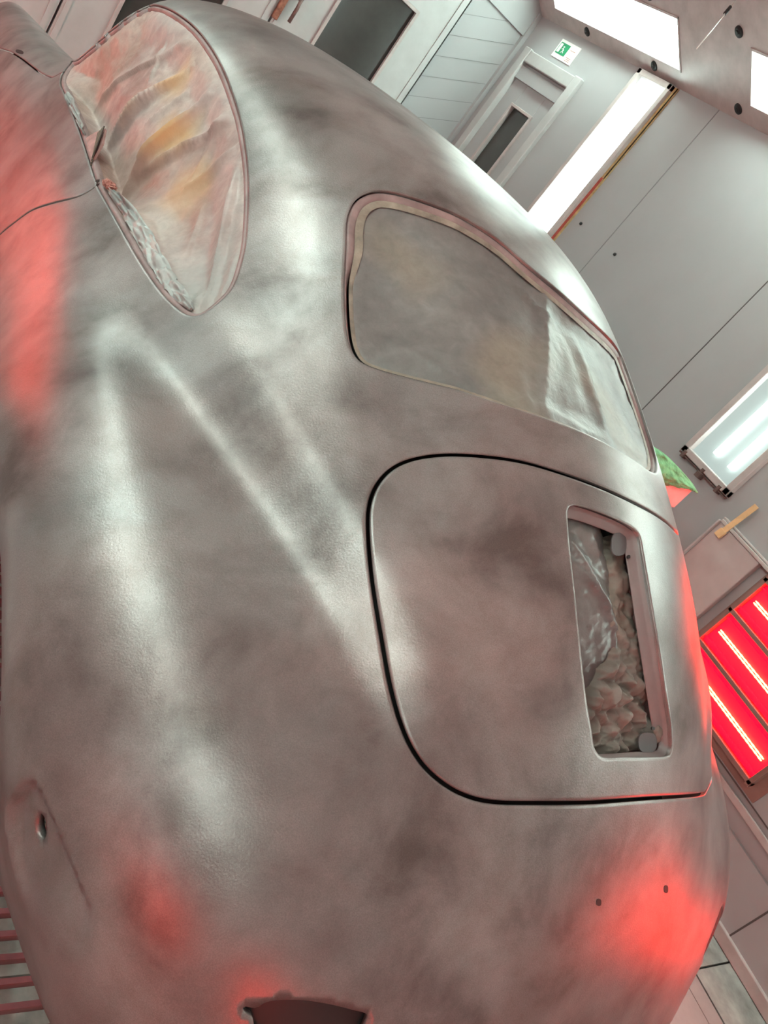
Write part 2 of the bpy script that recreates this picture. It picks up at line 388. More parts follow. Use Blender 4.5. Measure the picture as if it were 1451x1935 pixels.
def wall_light(side, y0, y1, z0, z1, label, seal=None):
    X = RX1 if side > 0 else RX0; sx = -side
    root = empty('wall_light', (X, (y0+y1)/2, z0), label=label, cat='wall light')
    yc = (y0+y1)/2; hw = (y1-y0)/2; H = z1-z0
    def bx(m, x0, x1, ya, yb, za, zb): m.box(min(sx*x0, sx*x1), max(sx*x0, sx*x1), ya, yb, za, zb)
    f = MB(); s = .035
    bx(f, 0, .035, -hw, -hw+s, 0, H); bx(f, 0, .035, hw-s, hw, 0, H); bx(f, 0, .035, -hw, hw, 0, s); bx(f, 0, .035, -hw, hw, H-s, H)
    f.build('frame', M_PINKW, root, bevel=.004)
    r = MB(); bx(r, .001, .004, -hw+s, hw-s, s, H-s); r.build('reflector', M_DIFF if seal else M_DIFF2, root)
    for yy in (-hw*.42, hw*.18) if hw > .16 else (0,):
        tb = MB(); tb.tube([(sx*.020, yy, s+.06), (sx*.020, yy, H-s-.04)], .0105, 10); tb.build('fluorescent_tube', M_TUBE, root, smooth=True)
    if seal:
        q = MB(); q.box(-.012, 0, -hw-.022, -hw, 0, H*.70); q.box(-.012, 0, hw, hw+.012, 0, H*.55); q.build('sealant', M_RUST, root)
        q = MB(); q.box(-.010, 0, -hw-.032, -hw-.020, .1, H); q.box(-.010, 0, -hw-.03, -hw, H*.70, H); q.build('putty', M_OCHRE, root)
    c = MB()
    if not seal:
        bx(c, .012, .03, -hw, hw, -.012, -.004)
        for yy in (-hw*.7, 0, hw*.8): bx(c, .004, .045, yy-.008, yy+.008, -.022, .016)
        bx(c, .01, .05, -.015, .013, -.034, -.006)
        c.build('clamp_bar', simple('clamp_metal', (.16, .10, .09), .45, .5, .2, 30), root, bevel=.002)
    return root
wall_light(1, 4.04, 4.385, .55, 2.525, 'tall upright wall light beside the exit door, glowing blue white', True)
wall_light(1, 1.91, 2.26, 1.185, 2.40, 'shorter wall light with rusty clamp bar at its lower end, by the green cloth')
wall_light(1, -.74, -.40, 1.36, 2.40, 'upright wall light on the right wall above the rearmost heater')
wall_light(-1, 2.4, 2.75, 1.0, 2.40, 'upright wall light on the left wall, forward of the photographer')
wall_light(-1, -.6, -.25, 1.0, 2.40, 'upright wall light on the left wall, rearmost')

def heater(side, y0, y1, z0, rows, label, group=None):
    X = RX1 if side > 0 else RX0; sx = -side; P = .193
    root = empty('infrared_heater', (X, y0, z0), label=label, cat='infrared heater')
    W = y1-y0
    def bx(m, x0, x1, ya, yb, za, zb): m.box(min(sx*x0, sx*x1), max(sx*x0, sx*x1), ya, yb, za, zb)
    f = MB(); D_ = .045
    bx(f, 0, D_, 0, .022, -.02, rows*P+.02); bx(f, 0, D_, W-.022, W, -.02, rows*P+.02)
    for k in range(rows+1): bx(f, 0, D_, 0, W, k*P-.011, k*P+.011)
    bx(f, 0, .012, -.05, W+.02, -.05, rows*P+.05)
    f.build('frame', M_BROWN, root, bevel=.003)
    for k in range(rows):
        zc = k*P+P/2
        cs = MB(); bx(cs, .013, .018, .024, W-.024, zc-.083, zc+.083)
        bx(cs, .018, .034, .024, W-.024, zc+.058, zc+.066); bx(cs, .018, .034, .024, W-.024, zc-.066, zc-.058)
        c = cs.build('cassette', M_IRG, root)
        tb = MB()
        for dz in (.0055, -.0055):
            n = 40; tb.tube([(sx*.034, .05+(W-.10)*i/n, zc+dz) for i in range(n+1)], [.0026+.0014*(i % 2) for i in range(n+1)], 8)
        tb.build('emitter_tube', M_IRT, c, smooth=True)
    return root
heater(1, .885, 1.50, .492, 5, 'red glowing infrared heater on the wall below the short wall light')
heater(1, -.95, -.20, .492, 3, 'red glowing infrared heater on the right wall, behind the car tail')
heater(-1, 3.6, 4.5, .12, 4, 'red glowing infrared heater on the left wall, beside the front of the car')
heater(-1, -1.25, -.70, .35, 4, 'red glowing infrared heater on the left wall, near the rear of the car')
hb = heater(1, 0, .62, .30, 4, 'red glowing infrared heater low on the back wall behind the car')
hb.location = (.02, RY0, .30); hb.rotation_euler = (0, 0, -math.pi/2)
# white service panel between light and heater, with tape
pn = empty('wall_panel', (RX1, 1.70, .90), label='white square service panel between the short wall light and the heater', cat='panel')
m = MB(); m.box(-.035, 0, -.135, .13, -.20, .195); m.build('cover', simple('panel_cover', (.56, .50, .49), .45, 0, .08, 9), pn, bevel=.006)
m = MB(); m.box(-.045, -.02, -.30, .13, .197, .212); m.box(-.03, 0, -.30, .14, .214, .222); m.box(-.05, -.03, .131, .14, -.2, .2); m.build('edge_rail', M_PINKW, pn, bevel=.002)
a = pix((1366, 1004), X=RX1-.05); b_ = pix((1430, 956), X=RX1-.03)
tp = MB(); dv = (b_-a)/2; c0 = (a+b_)/2; wv = np.cross(dv/np.linalg.norm(dv), (1, 0, 0))*.014
tp.obox(c0-c0, dv, wv, (.0015, 0, 0)); tp.obox((a-c0)*1.02+np.array([0, .002, -.012]), dv*.22, wv*1.25, (.006, 0, 0)); 
o = tp.build('tape_strip', M_TAPE, None, bevel=.001); o.location = tuple(c0); tag(o, 'orange masking tape strip stuck over the corner of the service panel', 'tape')
# hooks / screws on the wall
for (px, py, lb) in ((1098, 423, 'small dark screw on the wall just right of the tall light'), (1162, 481, 'small dark screw on the wall near the car roof edge')):
    p = pix((px, py), X=RX1); m = MB(); m.tube([(0, 0, 0), (-.008, 0, 0), (-.012, 0, .001)], [.010, .009, .004], 10); o = m.build('wall_screw', M_NOZ, None); o.location = tuple(p); tag(o, lb, 'screw')
def catmull(P, closed, step):
    P = [np.array(p, float) for p in P]; n = len(P); out = []
    rng = range(n) if closed else range(n-1)
    for i in rng:
        p0, p1, p2, p3 = (P[(i-1) % n] if closed or i > 0 else P[0]), P[i], P[(i+1) % n], (P[(i+2) % n] if closed or i+2 < n else P[-1])
        m = max(1, int(np.linalg.norm(p2-p1)/step))
        for k in range(m):
            t = k/m
            out.append(.5*((2*p1)+(-p0+p2)*t+(2*p0-5*p1+4*p2-p3)*t*t+(-p0+3*p1-3*p2+p3)*t**3))
    if not closed: out.append(P[-1])
    return out
# carton and green cloth beyond the tail
XB = 2.75
def bpix(x, y, X=XB): return pix((x, y), X=X)
k1, k2, k3 = bpix(1308, 924), bpix(1276, 966), bpix(1250, 915)
bw = .34
bxr = empty('carton', (XB, k1[1], 0), label='pale pink carton standing behind the car tail under the green cloth', cat='box')
m = MB(); m.box(-.36, 0, 0, .30, 0, k1[2]-.10); m.build('box_body', simple('carton_board', (.52, .42, .41), .7, 0, .1, 10), bxr, bevel=.004)
m = MB(); m.box(-.364, .004, -.004, .304, k1[2]-.10, k1[2]); m.build('lid', simple('carton_lid', (.54, .43, .42), .7, 0, .12, 14), bxr, bevel=.004)
zt_ = k1[2]; cl = MB(); nu, nv_ = 34, 26; vv = []
def at_plane(p, y): return pix(p, Y=y)
low = catmull([(1205, 905), (1250, 916), (1282, 921), (1309, 923)], False, 3); up_ = catmull([(1205, 838), (1238, 851), (1262, 866), (1288, 892), (1309, 917)], False, 3)
def along(L, t): q = t*(len(L)-1); i = int(min(q, len(L)-2)); return L[i]+(L[i+1]-L[i])*(q-i)
for j in range(nv_+1):
    for i in range(nu+1):
        t_, f_ = i/nu, j/nv_
        A_ = at_plane(along(low, t_), k1[1]-.010); B_ = at_plane(along(up_, t_), k1[1]+.05)
        P = A_+(B_-A_)*f_; bul = math.sin(math.pi*min(1, f_*1.1)*.8)
        P = P+np.array([0, -.030*bul, 0])+np.array([0, 1, 0])*(.010*noise.noise((t_*9, f_*5, 1.))+.006*noise.noise((t_*22, f_*9, 4.)))
        vv.append(P)
b2 = []                                                         # back half of the heap
for j in range(1, 9):
    for i in range(nu+1):
        P = vv[nv_*(nu+1)+i].copy(); f_ = j/8; h_ = P[2]-zt_
        b2.append(P+np.array([0, .16*f_, -h_*f_*f_+.004]))
vv += b2; nv2 = nv_+8
cl.add([p-np.array([XB, k1[1], zt_]) for p in vv], [(j*(nu+1)+i, j*(nu+1)+i+1, (j+1)*(nu+1)+i+1, (j+1)*(nu+1)+i) for j in range(nv2) for i in range(nu)])
o = cl.build('green_cloth', M_GREEN, None, smooth=True); o.location = (XB, k1[1], zt_); tag(o, 'green cleaning cloth heaped on the carton behind the car', 'cloth')
sd = o.modifiers.new('s', 'SOLIDIFY'); sd.thickness = .005

# ------------------------------------------------------------------ the car: B-spline skin, half control net mirrored
NET = np.array([[[0.74,-2.95,0.25],[0.82,-3.0,0.5],[0.81,-3.0,0.8],[0.72,-3.05,0.945],[0.58,-3.05,0.88],[0.4,-3.0,0.78],[0.26,-3.0,0.76],[0.13,-3.0,0.76],[0.0,-3.0,0.76]],[[0.76,-2.2,0.25],[0.83,-2.2,0.55],[0.82,-2.2,0.82],[0.725,-2.2,0.965],[0.59,-2.2,0.92],[0.43,-2.15,0.86],[0.28,-2.15,0.85],[0.14,-2.15,0.86],[0.0,-2.15,0.86]],[[0.768,-1.751,0.219],[0.828,-1.75,0.499],[0.813,-1.75,0.789],[0.755,-1.72,0.917],[0.671,-1.651,0.966],[0.538,-1.774,0.951],[0.37,-1.804,0.955],[0.19,-1.853,0.95],[0.0,-1.872,0.946]],[[0.767,-1.351,0.204],[0.814,-1.353,0.485],[0.794,-1.354,0.728],[0.762,-1.356,0.845],[0.734,-1.36,0.935],[0.698,-1.347,1.129],[0.615,-1.32,1.287],[0.334,-1.366,1.347],[0.0,-1.394,1.348]],[[0.766,-0.997,0.189],[0.81,-1.002,0.472],[0.788,-1.006,0.697],[0.756,-1.01,0.817],[0.714,-1.013,0.916],[0.693,-1.016,1.13],[0.624,-1.017,1.289],[0.365,-1.015,1.384],[0.0,-1.014,1.394]],[[0.769,-0.592,0.178],[0.81,-0.6,0.462],[0.784,-0.607,0.687],[0.748,-0.613,0.797],[0.687,-0.595,0.892],[0.636,-0.564,1.087],[0.549,-0.512,1.251],[0.337,-0.511,1.34],[0.0,-0.51,1.357]],[[0.786,-0.365,0.301],[0.824,-0.356,0.476],[0.804,-0.326,0.66],[0.742,-0.313,0.766],[0.652,-0.267,0.856],[0.573,-0.214,1.039],[0.48,-0.188,1.18],[0.301,-0.153,1.271],[0.0,-0.124,1.287]],[[0.825,-0.097,0.47],[0.839,-0.09,0.555],[0.807,-0.062,0.668],[0.731,-0.032,0.75],[0.633,0.002,0.824],[0.548,0.033,0.925],[0.455,0.09,1.023],[0.284,0.167,1.125],[0.0,0.195,1.151]],[[0.838,0.181,0.506],[0.854,0.168,0.58],[0.813,0.175,0.661],[0.726,0.193,0.72],[0.614,0.234,0.77],[0.512,0.28,0.836],[0.414,0.322,0.909],[0.252,0.403,1.009],[0.0,0.441,1.036]],[[0.829,0.395,0.423],[0.857,0.385,0.513],[0.813,0.394,0.603],[0.717,0.423,0.659],[0.603,0.452,0.705],[0.498,0.503,0.755],[0.394,0.538,0.811],[0.223,0.592,0.894],[0.0,0.629,0.922]],[[0.794,0.464,0.333],[0.842,0.49,0.411],[0.805,0.555,0.51],[0.713,0.618,0.578],[0.599,0.667,0.61],[0.49,0.684,0.653],[0.379,0.694,0.691],[0.218,0.741,0.756],[0.0,0.757,0.783]],[[0.775,0.5,0.263],[0.816,0.562,0.332],[0.783,0.664,0.412],[0.697,0.754,0.472],[0.589,0.809,0.516],[0.477,0.816,0.542],[0.358,0.813,0.58],[0.198,0.84,0.62],[0.0,0.846,0.636]],[[0.749,0.503,0.183],[0.774,0.6,0.236],[0.744,0.739,0.316],[0.676,0.845,0.371],[0.573,0.907,0.402],[0.464,0.924,0.429],[0.35,0.927,0.455],[0.192,0.948,0.475],[0.0,0.945,0.482]],[[0.707,0.496,0.07],[0.703,0.605,0.105],[0.69,0.76,0.14],[0.644,0.877,0.169],[0.548,0.942,0.218],[0.453,0.984,0.247],[0.345,1.001,0.274],[0.178,1.001,0.294],[0.0,1.008,0.301]]])
CM = np.array([[-0.999639, 0.017716, -0.020208], [-0.019889, -0.993396, 0.112998], [-0.018073, 0.113359, 0.99339]]); CT = np.array([1.17989, 1.11522, 0.29365])
NR, NC = NET.shape[:2]; NF = 2*NC-1
for r_ in range(2, 8): NET[r_, 0, 0] += .05; NET[r_, 1, 0] += .03
FULL = np.concatenate([NET, NET[:, :-1][:, ::-1]*[-1, 1, 1]], 1)
def basis(s, n):
    s = np.clip(np.asarray(s, float), 0, n-1-1e-9); i = np.floor(s).astype(int); a = s-i
    W = np.zeros((len(s), n+2))
    b = np.stack([(1-a)**3, 3*a**3-6*a**2+4, -3*a**3+3*a**2+3*a+1, a**3], 1)/6
    for k in range(4): W[np.arange(len(s)), i+k] += b[:, k]
    o = W[:, 1:-1].copy(); o[:, 0] += 2*W[:, 0]; o[:, 1] -= W[:, 0]; o[:, -1] += 2*W[:, -1]; o[:, -2] -= W[:, -1]
    return o
def sst(x, a, b): t = np.clip((x-a)/(b-a), 0, 1); return t*t*(3-2*t)
HOLLOW = .020
def hollow(uv):          # shallow hollow between the fender crest and the cabin flank
    u = np.minimum(uv[:, 0], NF-1-uv[:, 0]); v = uv[:, 1]
    ub = 2.95+.22*np.clip(v-8.4, -2, 2); uc = np.interp(v, [6.3, 7, 7.8, 8.4, 8.9, 9.4, 10], [3.25, 3.42, 3.75, 4.1, 4.45, 4.8, 5.1])
    f = sst(u, ub-.25, uc+.05)*(1-sst(u, uc+.05, uc+.85))
    flank = .017*sst(u, uc+.05, uc+.95)*(1-sst(u, np.maximum(5.25, uc+.95), 6.5))*sst(v, 6.4, 7.6)*(1-sst(v, 9.5, 10.6))
    return flank-HOLLOW*f*sst(v, 5.5, 7.6)*(1-sst(v, 9.6, 10.8))
def S(uv):
    uv = np.atleast_2d(uv); out = np.zeros((len(uv), 3))
    for a in range(0, len(uv), 20000):
        q = uv[a:a+20000]; out[a:a+20000] = np.einsum('kr,kc,rcx->kx', basis(q[:, 1], NR), basis(q[:, 0], NF), FULL, optimize=True)
    out[:, 2] += hollow(uv)
    return out
def frame(uv):
    uv = np.atleast_2d(uv); e = .01
    du = (S(uv+[e, 0])-S(uv-[e, 0]))/(2*e); dv = (S(uv+[0, e])-S(uv-[0, e]))/(2*e)
    n = np.cross(du, dv); n /= np.linalg.norm(n, axis=1)[:, None]+1e-12
    c = np.array([0, -.6, .5]); p = S(uv)
    s = np.sign(((p-c)*n).sum(1)); return du, dv, n*s[:, None]
# look-up from picture coordinates to the skin
_us = np.linspace(0, NF-1, 241); _vs = np.linspace(0, NR-1, 313)
_UV = np.array([(u, v) for v in _vs for u in _us]); _P = S(_UV)
_W = _P@CM.T+CT
_tri = []
for j in range(312):
    for i in range(240):
        a = j*241+i; _tri.append((a, a+1, a+242, a+241))
BV = BVHTree.FromPolygons([tuple(p) for p in _W], _tri)
def hit(px, py):
    d = CAM_R @ np.array([px-725.5, py-967.5, FPX]); d /= np.linalg.norm(d)
    loc, nrm, idx, dist = BV.ray_cast(Vector(CAMP), Vector(d))
    if idx is None: return None
    j, i = divmod(idx, 240); uv = np.array([_us[i]+_us[1]*.5, _vs[j]+_vs[1]*.5])
    p = CM.T@(np.array(loc)-CT)
    for _ in range(6):
        du, dv, n = frame(uv[None]); r = p-S(uv[None])[0]
        A = np.stack([du[0], dv[0]], 1); uv = uv+np.linalg.lstsq(A, r, rcond=None)[0]
        uv = np.clip(uv, 0, [NF-1, NR-1])
    return uv
def trace(P, closed=True, step=5, cen=None):
    """picture outline -> uv outline on the skin"""
    P = catmull(P, closed, step); c = np.mean(P, 0) if cen is None else np.array(cen, float); out = []
    for p in P:
        q = p.copy(); uv = None
        for k in range(30):
            uv = hit(*q)
            if uv is not None and (not out or np.linalg.norm(uv-out[-1]) < 1.2): break
            uv = None; q = q+(c-q)/np.linalg.norm(c-q)*2.0
        if uv is not None: out.append(uv)
    return np.array(out)
def resample(uv, d=.006, closed=True):
    """even 3D spacing"""
    uv = np.array(uv); q = np.vstack([uv, uv[:1]]) if closed else uv
    p = S(q); s = np.r_[0, np.cumsum(np.linalg.norm(np.diff(p, axis=0), axis=1))]
    k = max(8, int(s[-1]/d)); t = np.linspace(0, s[-1], k+1)
    o = np.stack([np.interp(t, s, q[:, 0]), np.interp(t, s, q[:, 1])], 1)
    return o[:-1] if closed else o
def smooth(uv, it=2):
    for _ in range(it): uv = .5*uv+.25*(np.roll(uv, 1, 0)+np.roll(uv, -1, 0))
    return uv
def area(uv): x, y = uv.T; return .5*np.sum(x*np.roll(y, -1)-np.roll(x, -1)*y)
def offset(uv, d):
    """shift a closed uv outline outward by d metres measured on the skin"""
    uv = np.array(uv); du, dv, n = frame(uv); T = S(np.roll(uv, -1, 0))-S(np.roll(uv, 1, 0))
    T /= np.linalg.norm(T, axis=1)[:, None]+1e-12
    o = np.cross(T, n); sgn = 1 if area(uv) > 0 else -1
    # orientation of (du,dv,n)
    hand = np.sign((np.cross(du, dv)*n).sum(1))
    o = o*(hand*sgn)[:, None]
    out = np.zeros_like(uv)
    E = (du*du).sum(1); F_ = (du*dv).sum(1); G = (dv*dv).sum(1); a = (o*du).sum(1)*d; b = (o*dv).sum(1)*d; D = E*G-F_*F_+1e-15
    out[:, 0] = uv[:, 0]+(a*G-b*F_)/D; out[:, 1] = uv[:, 1]+(b*E-a*F_)/D
    return out
def mirror(uv): m = np.array(uv).copy(); m[:, 0] = NF-1-m[:, 0]; return m[::-1]
def inside(pts, poly):
    x, y = pts[:, 0], pts[:, 1]; r = np.zeros(len(pts), bool); px, py = poly[:, 0], poly[:, 1]; j = len(poly)-1
    for i in range(len(poly)):
        c = ((py[i] > y) != (py[j] > y)) & (x < (px[j]-px[i])*(y-py[i])/(py[j]-py[i]+1e-15)+px[i]); r ^= c; j = i
    return r
def segdist3(P, A, B):
    AB = B-A; t = np.clip(((P-A)@AB)/(AB@AB), 0, 1); return np.linalg.norm(P-(A+t[:, None]*AB), axis=1), t

DLO = trace([(113, 156), (122, 180), (150, 250), (180, 342), (188, 360), (225, 425), (265, 495), (305, 552), (340, 586), (362, 596), (380, 593), (410, 572), (437, 543), (453, 500), (463, 450), (467, 375), (465, 310), (455, 240), (440, 185), (415, 120), (380, 65), (345, 32), (312, 13), (285, 8), (265, 14), (215, 50), (185, 73), (145, 106), (120, 134)], cen=(290, 250))
RWO = trace([(653, 465), (655, 416), (667, 383), (687, 366), (716, 359), (759, 366), (812, 383), (870, 407), (938, 450), (1000, 503), (1063, 556), (1121, 609), (1169, 658), (1193, 701), (1213, 754), (1227, 807), (1240, 862), (1246, 905), (1240, 912), (1222, 886), (1179, 855), (1106, 817), (1034, 790), (938, 759), (870, 737), (812, 723), (745, 706), (706, 694), (680, 682), (663, 658), (654, 619), (650, 551)], cen=(950, 620))
lidpx = [(697, 1040), (695, 977), (700, 943), (713, 914), (740, 885), (781, 867), (839, 859), (902, 861), (980, 871), (1059, 893), (1138, 922), (1206, 954), (1253, 982), (1279, 1007)]
lidpb = [(1347, 1485), (1343, 1495), (1325, 1501), (1295, 1505), (1216, 1510), (1111, 1517), (1007, 1518), (933, 1516), (886, 1506), (844, 1485), (802, 1449), (771, 1401), (750, 1344), (734, 1281), (719, 1197), (705, 1113)]
_l = trace(lidpb+lidpx, closed=False, cen=(1050, 1180))
def chain(*parts): return np.vstack([p for p in parts if len(p)])
# engine lid: seen part traced, far side mirrored from the near side
lidL = _l[_l[:, 0] < 9.9]                                   # runs: bottom right -> bottom left -> up -> top right
lidR = mirror(_l[(_l[:, 0] < 7.2) & (_l[:, 1] < 10.45)])    # far side, runs top -> bottom
lidR = lidR[(lidR[:, 0] > 9.05) & (lidR[:, 1] < 10.35)]
bot = _l[(_l[:, 1] > 9.3) & (_l[:, 0] < 9.9)]
LID = resample(smooth(resample(chain(lidL, lidR)), 4), .006)
RW = resample(smooth(resample(RWO), 2), .006)
for _ in range(260):
    q_ = .5*RW+.25*(np.roll(RW, 1, 0)+np.roll(RW, -1, 0)); m_ = sst(RW[:, 0], 8.25, 8.6)[:, None]; RW = RW*(1-m_)+q_*m_
RW = resample(RW, .006)
GR = resample(smooth(resample(trace([(1073, 966), (1075, 959), (1084, 955), (1107, 960), (1141, 972), (1170, 984), (1194, 997), (1207, 1010), (1211, 1027), (1222, 1091), (1234, 1163), (1246, 1232), (1257, 1305), (1266, 1363), (1269, 1406), (1268, 1420), (1260, 1429), (1222, 1431), (1179, 1431), (1144, 1432), (1133, 1426), (1124, 1412), (1120, 1383), (1110, 1325), (1098, 1224), (1088, 1122), (1079, 1044), (1075, 1001)], step=4), .004), 1), .005)
DLO = resample(smooth(resample(DLO, .005), 2), .006)
def hexa(px, py, rx, ry, ang=0, n=10):
    out = []
    for k in range(n):
        t = 2*math.pi*k/n; x, y = rx*math.cos(t), ry*math.sin(t); c, s = math.cos(ang), math.sin(ang)
        out.append(hit(px+c*x-s*y, py+s*x+c*y))
    return np.array(out)
H_LP = [hexa(1131, 1705, 4, 6), hexa(1258, 1680, 3.2, 6.5)]
H_FEN = hexa(37, 98, 7, 3, .3)
H_SLOT = hexa(57, 1571, 9.5, 26, -.08, 22)
CUT = resample(trace([(457, 1907), (463, 1903), (484, 1906), (500, 1896), (526, 1891), (571, 1891), (620, 1898), (665, 1909), (695, 1919), (689, 1945), (660, 1985), (600, 2000), (530, 1995), (488, 1965), (477, 1925), (464, 1918)], step=4), .005)
CUTR = resample(smooth(resample(np.array([(10.92, 12.16), (11.04, 12.0), (11.15, 11.84), (11.34, 11.70), (11.6, 11.74), (12.0, 11.95), (12.18, 12.15), (12.1, 12.35), (11.5, 12.38), (11.05, 12.3)]), .006), 2), .005)
rs = trace([(182, 351), (150, 370), (100, 383), (60, 397), (25, 422), (0, 443), (-35, 480), (-60, 530)], closed=False, step=5)
fs = trace([(97, 147), (78, 139), (58, 124), (38, 109), (17, 97), (0, 92), (-25, 86), (-50, 95)], closed=False, step=5)
dl = np.array([rs[-1], [1.1, rs[-1][1]+.02], [.62, rs[-1][1]-.12], [.55, rs[-1][1]-.5], [.55, 2.6], [.62, 2.3], [1.1, 2.05], fs[-1]])
print('door', rs[0], rs[-1], fs[0], fs[-1], 'dlo', DLO.min(0), DLO.max(0))
DR_uv = resample(chain(rs, dl[1:-1], fs[::-1], [[3.9, 2.9], [4.1, 4.2]]), .006)
MIRR = [mirror(DLO)]
WS = resample(smooth(resample(np.array([(5.2, 2.15), (6.4, 2.1), (8, 2.08), (9.6, 2.1), (10.8, 2.15), (10.55, 2.6), (10.3, 2.98), (9.6, 3.08), (8, 3.1), (6.4, 3.08), (5.7, 2.98), (5.45, 2.6)]), .02), 4), .01)
FA = resample(np.array([(0, .35), (.9, .42), (1.55, .62), (1.95, .85), (2.0, 1.0), (1.95, 1.15), (1.55, 1.35), (.9, 1.55), (0, 1.6), (-.4, 1.0)]), .01)

# dished panel around the bumper slot
DISH = trace([(14, 1545), (22, 1510), (45, 1478), (63, 1487), (85, 1530), (110, 1590), (140, 1660), (170, 1740), (150, 1800), (100, 1800), (62, 1745), (40, 1680), (22, 1610)], step=5)
DISHP = S(DISH)
def dish_depth(uv, P):
    d = np.full(len(uv), 0.0); m = (abs(P-DISHP.mean(0)).max(1) < .3)
    if not m.any(): return d
    ins = inside(uv[m], DISH); dist = np.min(np.linalg.norm(P[m][:, None]-DISHP[None], axis=2), axis=1)
    s = np.where(ins, dist, -dist); t = np.clip((s+.004)/.011, 0, 1); t = t*t*(3-2*t)
    v = uv[m][:, 1]; v0, v1 = DISH[:, 1].min(), DISH[:, 1].max(); fade = np.clip((v1-v)/(v1-v0)*1.5, 0, 1)
    d[m] = .014*t*fade*fade*(3-2*fade)
    return d

EDGES = [(LID, -.0024), (LID, .0024), (DR_uv, -.002), (DR_uv, .002)]
lid_in, lid_out = offset(LID, -.0026), offset(LID, .0026)
dr_in, dr_out = offset(DR_uv, -.0022), offset(DR_uv, .0022)
holes = [DLO, mirror(DLO), RW, WS, CUT, CUTR, H_SLOT, mirror(H_SLOT)]
rounded = [(lid_in, -1), (lid_out, 1), (dr_in, -1), (dr_out, 1), (DLO, 1), (RW, 1), (GR, 1)]
def dedupe(P, tol=.0012):
    out = [P[0]]
    for p in P[1:]:
        if np.linalg.norm(p-out[-1]) > tol: out.append(p)
    return np.array(out)
curves = []; drops = {}
for poly in (lid_in, lid_out, dr_in, dr_out): curves.append((dedupe(poly), .0016))
for poly in (DLO, RW, GR, mirror(DLO)): curves.append((dedupe(poly), .0018))
for poly in (CUT, CUTR, H_SLOT, mirror(H_SLOT)): curves.append((dedupe(poly), .001))
for poly in [WS]: curves.append((dedupe(poly), 0))
for poly, s_ in rounded:
    for d in (.0022, .006): curves.append((dedupe(offset(poly, d*s_)), 0))
pts = []; edges = []; sink = []
for poly, dp in curves:
    b = len(pts); n = len(poly); pts += list(poly); sink += [dp]*n
    edges += [(b+i, b+(i+1) % n) for i in range(n)]
CP = np.array(pts)
gu = np.linspace(0, NF-1, 193); gv = np.linspace(0, NR-1, 196)
G = np.array([(u, v) for v in gv for u in gu]); rngj = np.random.RandomState(3)
inn = (G[:, 0] > 0) & (G[:, 0] < NF-1) & (G[:, 1] > 0) & (G[:, 1] < NR-1)
# drop grid points close to a feature curve (hash grid)
cell = {}
for p in CP: cell.setdefault((int(p[0]/.045), int(p[1]/.045)), []).append(p)
keep = np.ones(len(G), bool)
for i, g in enumerate(G):
    if not inn[i]: continue
    cu, cv = int(g[0]/.045), int(g[1]/.045)
    for a in (-1, 0, 1):
        for b in (-1, 0, 1):
            for p in cell.get((cu+a, cv+b), ()):
                if abs(p[0]-g[0]) < .03 and abs(p[1]-g[1]) < .03: keep[i] = False
big = S(G)
kill = np.zeros(len(G), bool)
for h_ in (DLO, mirror(DLO), RW, WS, GR): kill |= inside(G, offset(h_, -.02))
keep &= ~kill
G = G[keep]; pts += list(G); sink += [0.]*len(G)
PTS = np.array(pts)
vo, eo, fo, ov, _, _ = delaunay_2d_cdt([Vector((p[0], p[1]*.8)) for p in PTS], edges, [], 0, 1e-7)
UVo = np.array([(v.x, v.y/.8) for v in vo])
SK = np.array([max([sink[k] for k in o_] or [0]) for o_ in ov])
inb = (UVo[:, 0] >= -1e-6) & (UVo[:, 0] <= NF-1+1e-6)
UVc = np.clip(UVo, 0, [NF-1, NR-1])
du, dv, nn = frame(UVc); P0 = S(UVc)
Pn = P0-nn*(SK+dish_depth(UVc, P0))[:, None]
cen = np.array([UVo[list(f_)].mean(0) for f_ in fo])
reg = np.zeros(len(cen), int)
reg[inside(cen, lid_out)] = -1; reg[inside(cen, lid_in)] = 1
dmask = inside(cen, dr_out); reg[dmask] = -1; reg[inside(cen, dr_in)] = 2
for h_ in holes: reg[inside(cen, h_)] = -1
reg[inside(cen, GR)] = -1
reg[inside(cen, FA)] = -1; reg[inside(cen, mirror(FA))] = -1
reg[(cen[:, 0] < 0) | (cen[:, 0] > NF-1)] = -1

car = empty('car', tuple(CT), label='vintage coupe body shell in blotchy grey brown dry primer, windows masked with paper', cat='car')
CMW = Matrix(((CM[0][0], CM[0][1], CM[0][2], CT[0]), (CM[1][0], CM[1][1], CM[1][2], CT[1]), (CM[2][0], CM[2][1], CM[2][2], CT[2]), (0, 0, 0, 1)))
car.matrix_world = CMW
def skin_mesh(name, r, mat, parent, thick=.011):
    idx = [i for i in range(len(fo)) if reg[i] == r]
    used = {}; V = []; Fc = []
    for i in idx:
        f_ = []
        for k in fo[i]:
            if k not in used: used[k] = len(V); V.append(tuple(Pn[k]))
            f_.append(used[k])
        a, b, c = [np.array(V[q]) for q in f_[:3]]; no = np.cross(b-a, c-a)
        if no@nn[fo[i][0]] < 0: f_ = f_[::-1]
        Fc.append(tuple(f_))
    me = bpy.data.meshes.new(name); me.from_pydata(V, [], Fc); me.materials.append(mat)
    me.polygons.foreach_set('use_smooth', [True]*len(Fc)); me.update()
    o = bpy.data.objects.new(name, me); link(o, parent)
    s = o.modifiers.new('solid', 'SOLIDIFY'); s.thickness = thick; s.offset = -1; s.use_even_offset = False
    return o
body = skin_mesh('body_shell', 0, PAINT, car)
lid = skin_mesh('engine_lid', 1, PAINT, car)
door = skin_mesh('door', 2, PAINT, car)

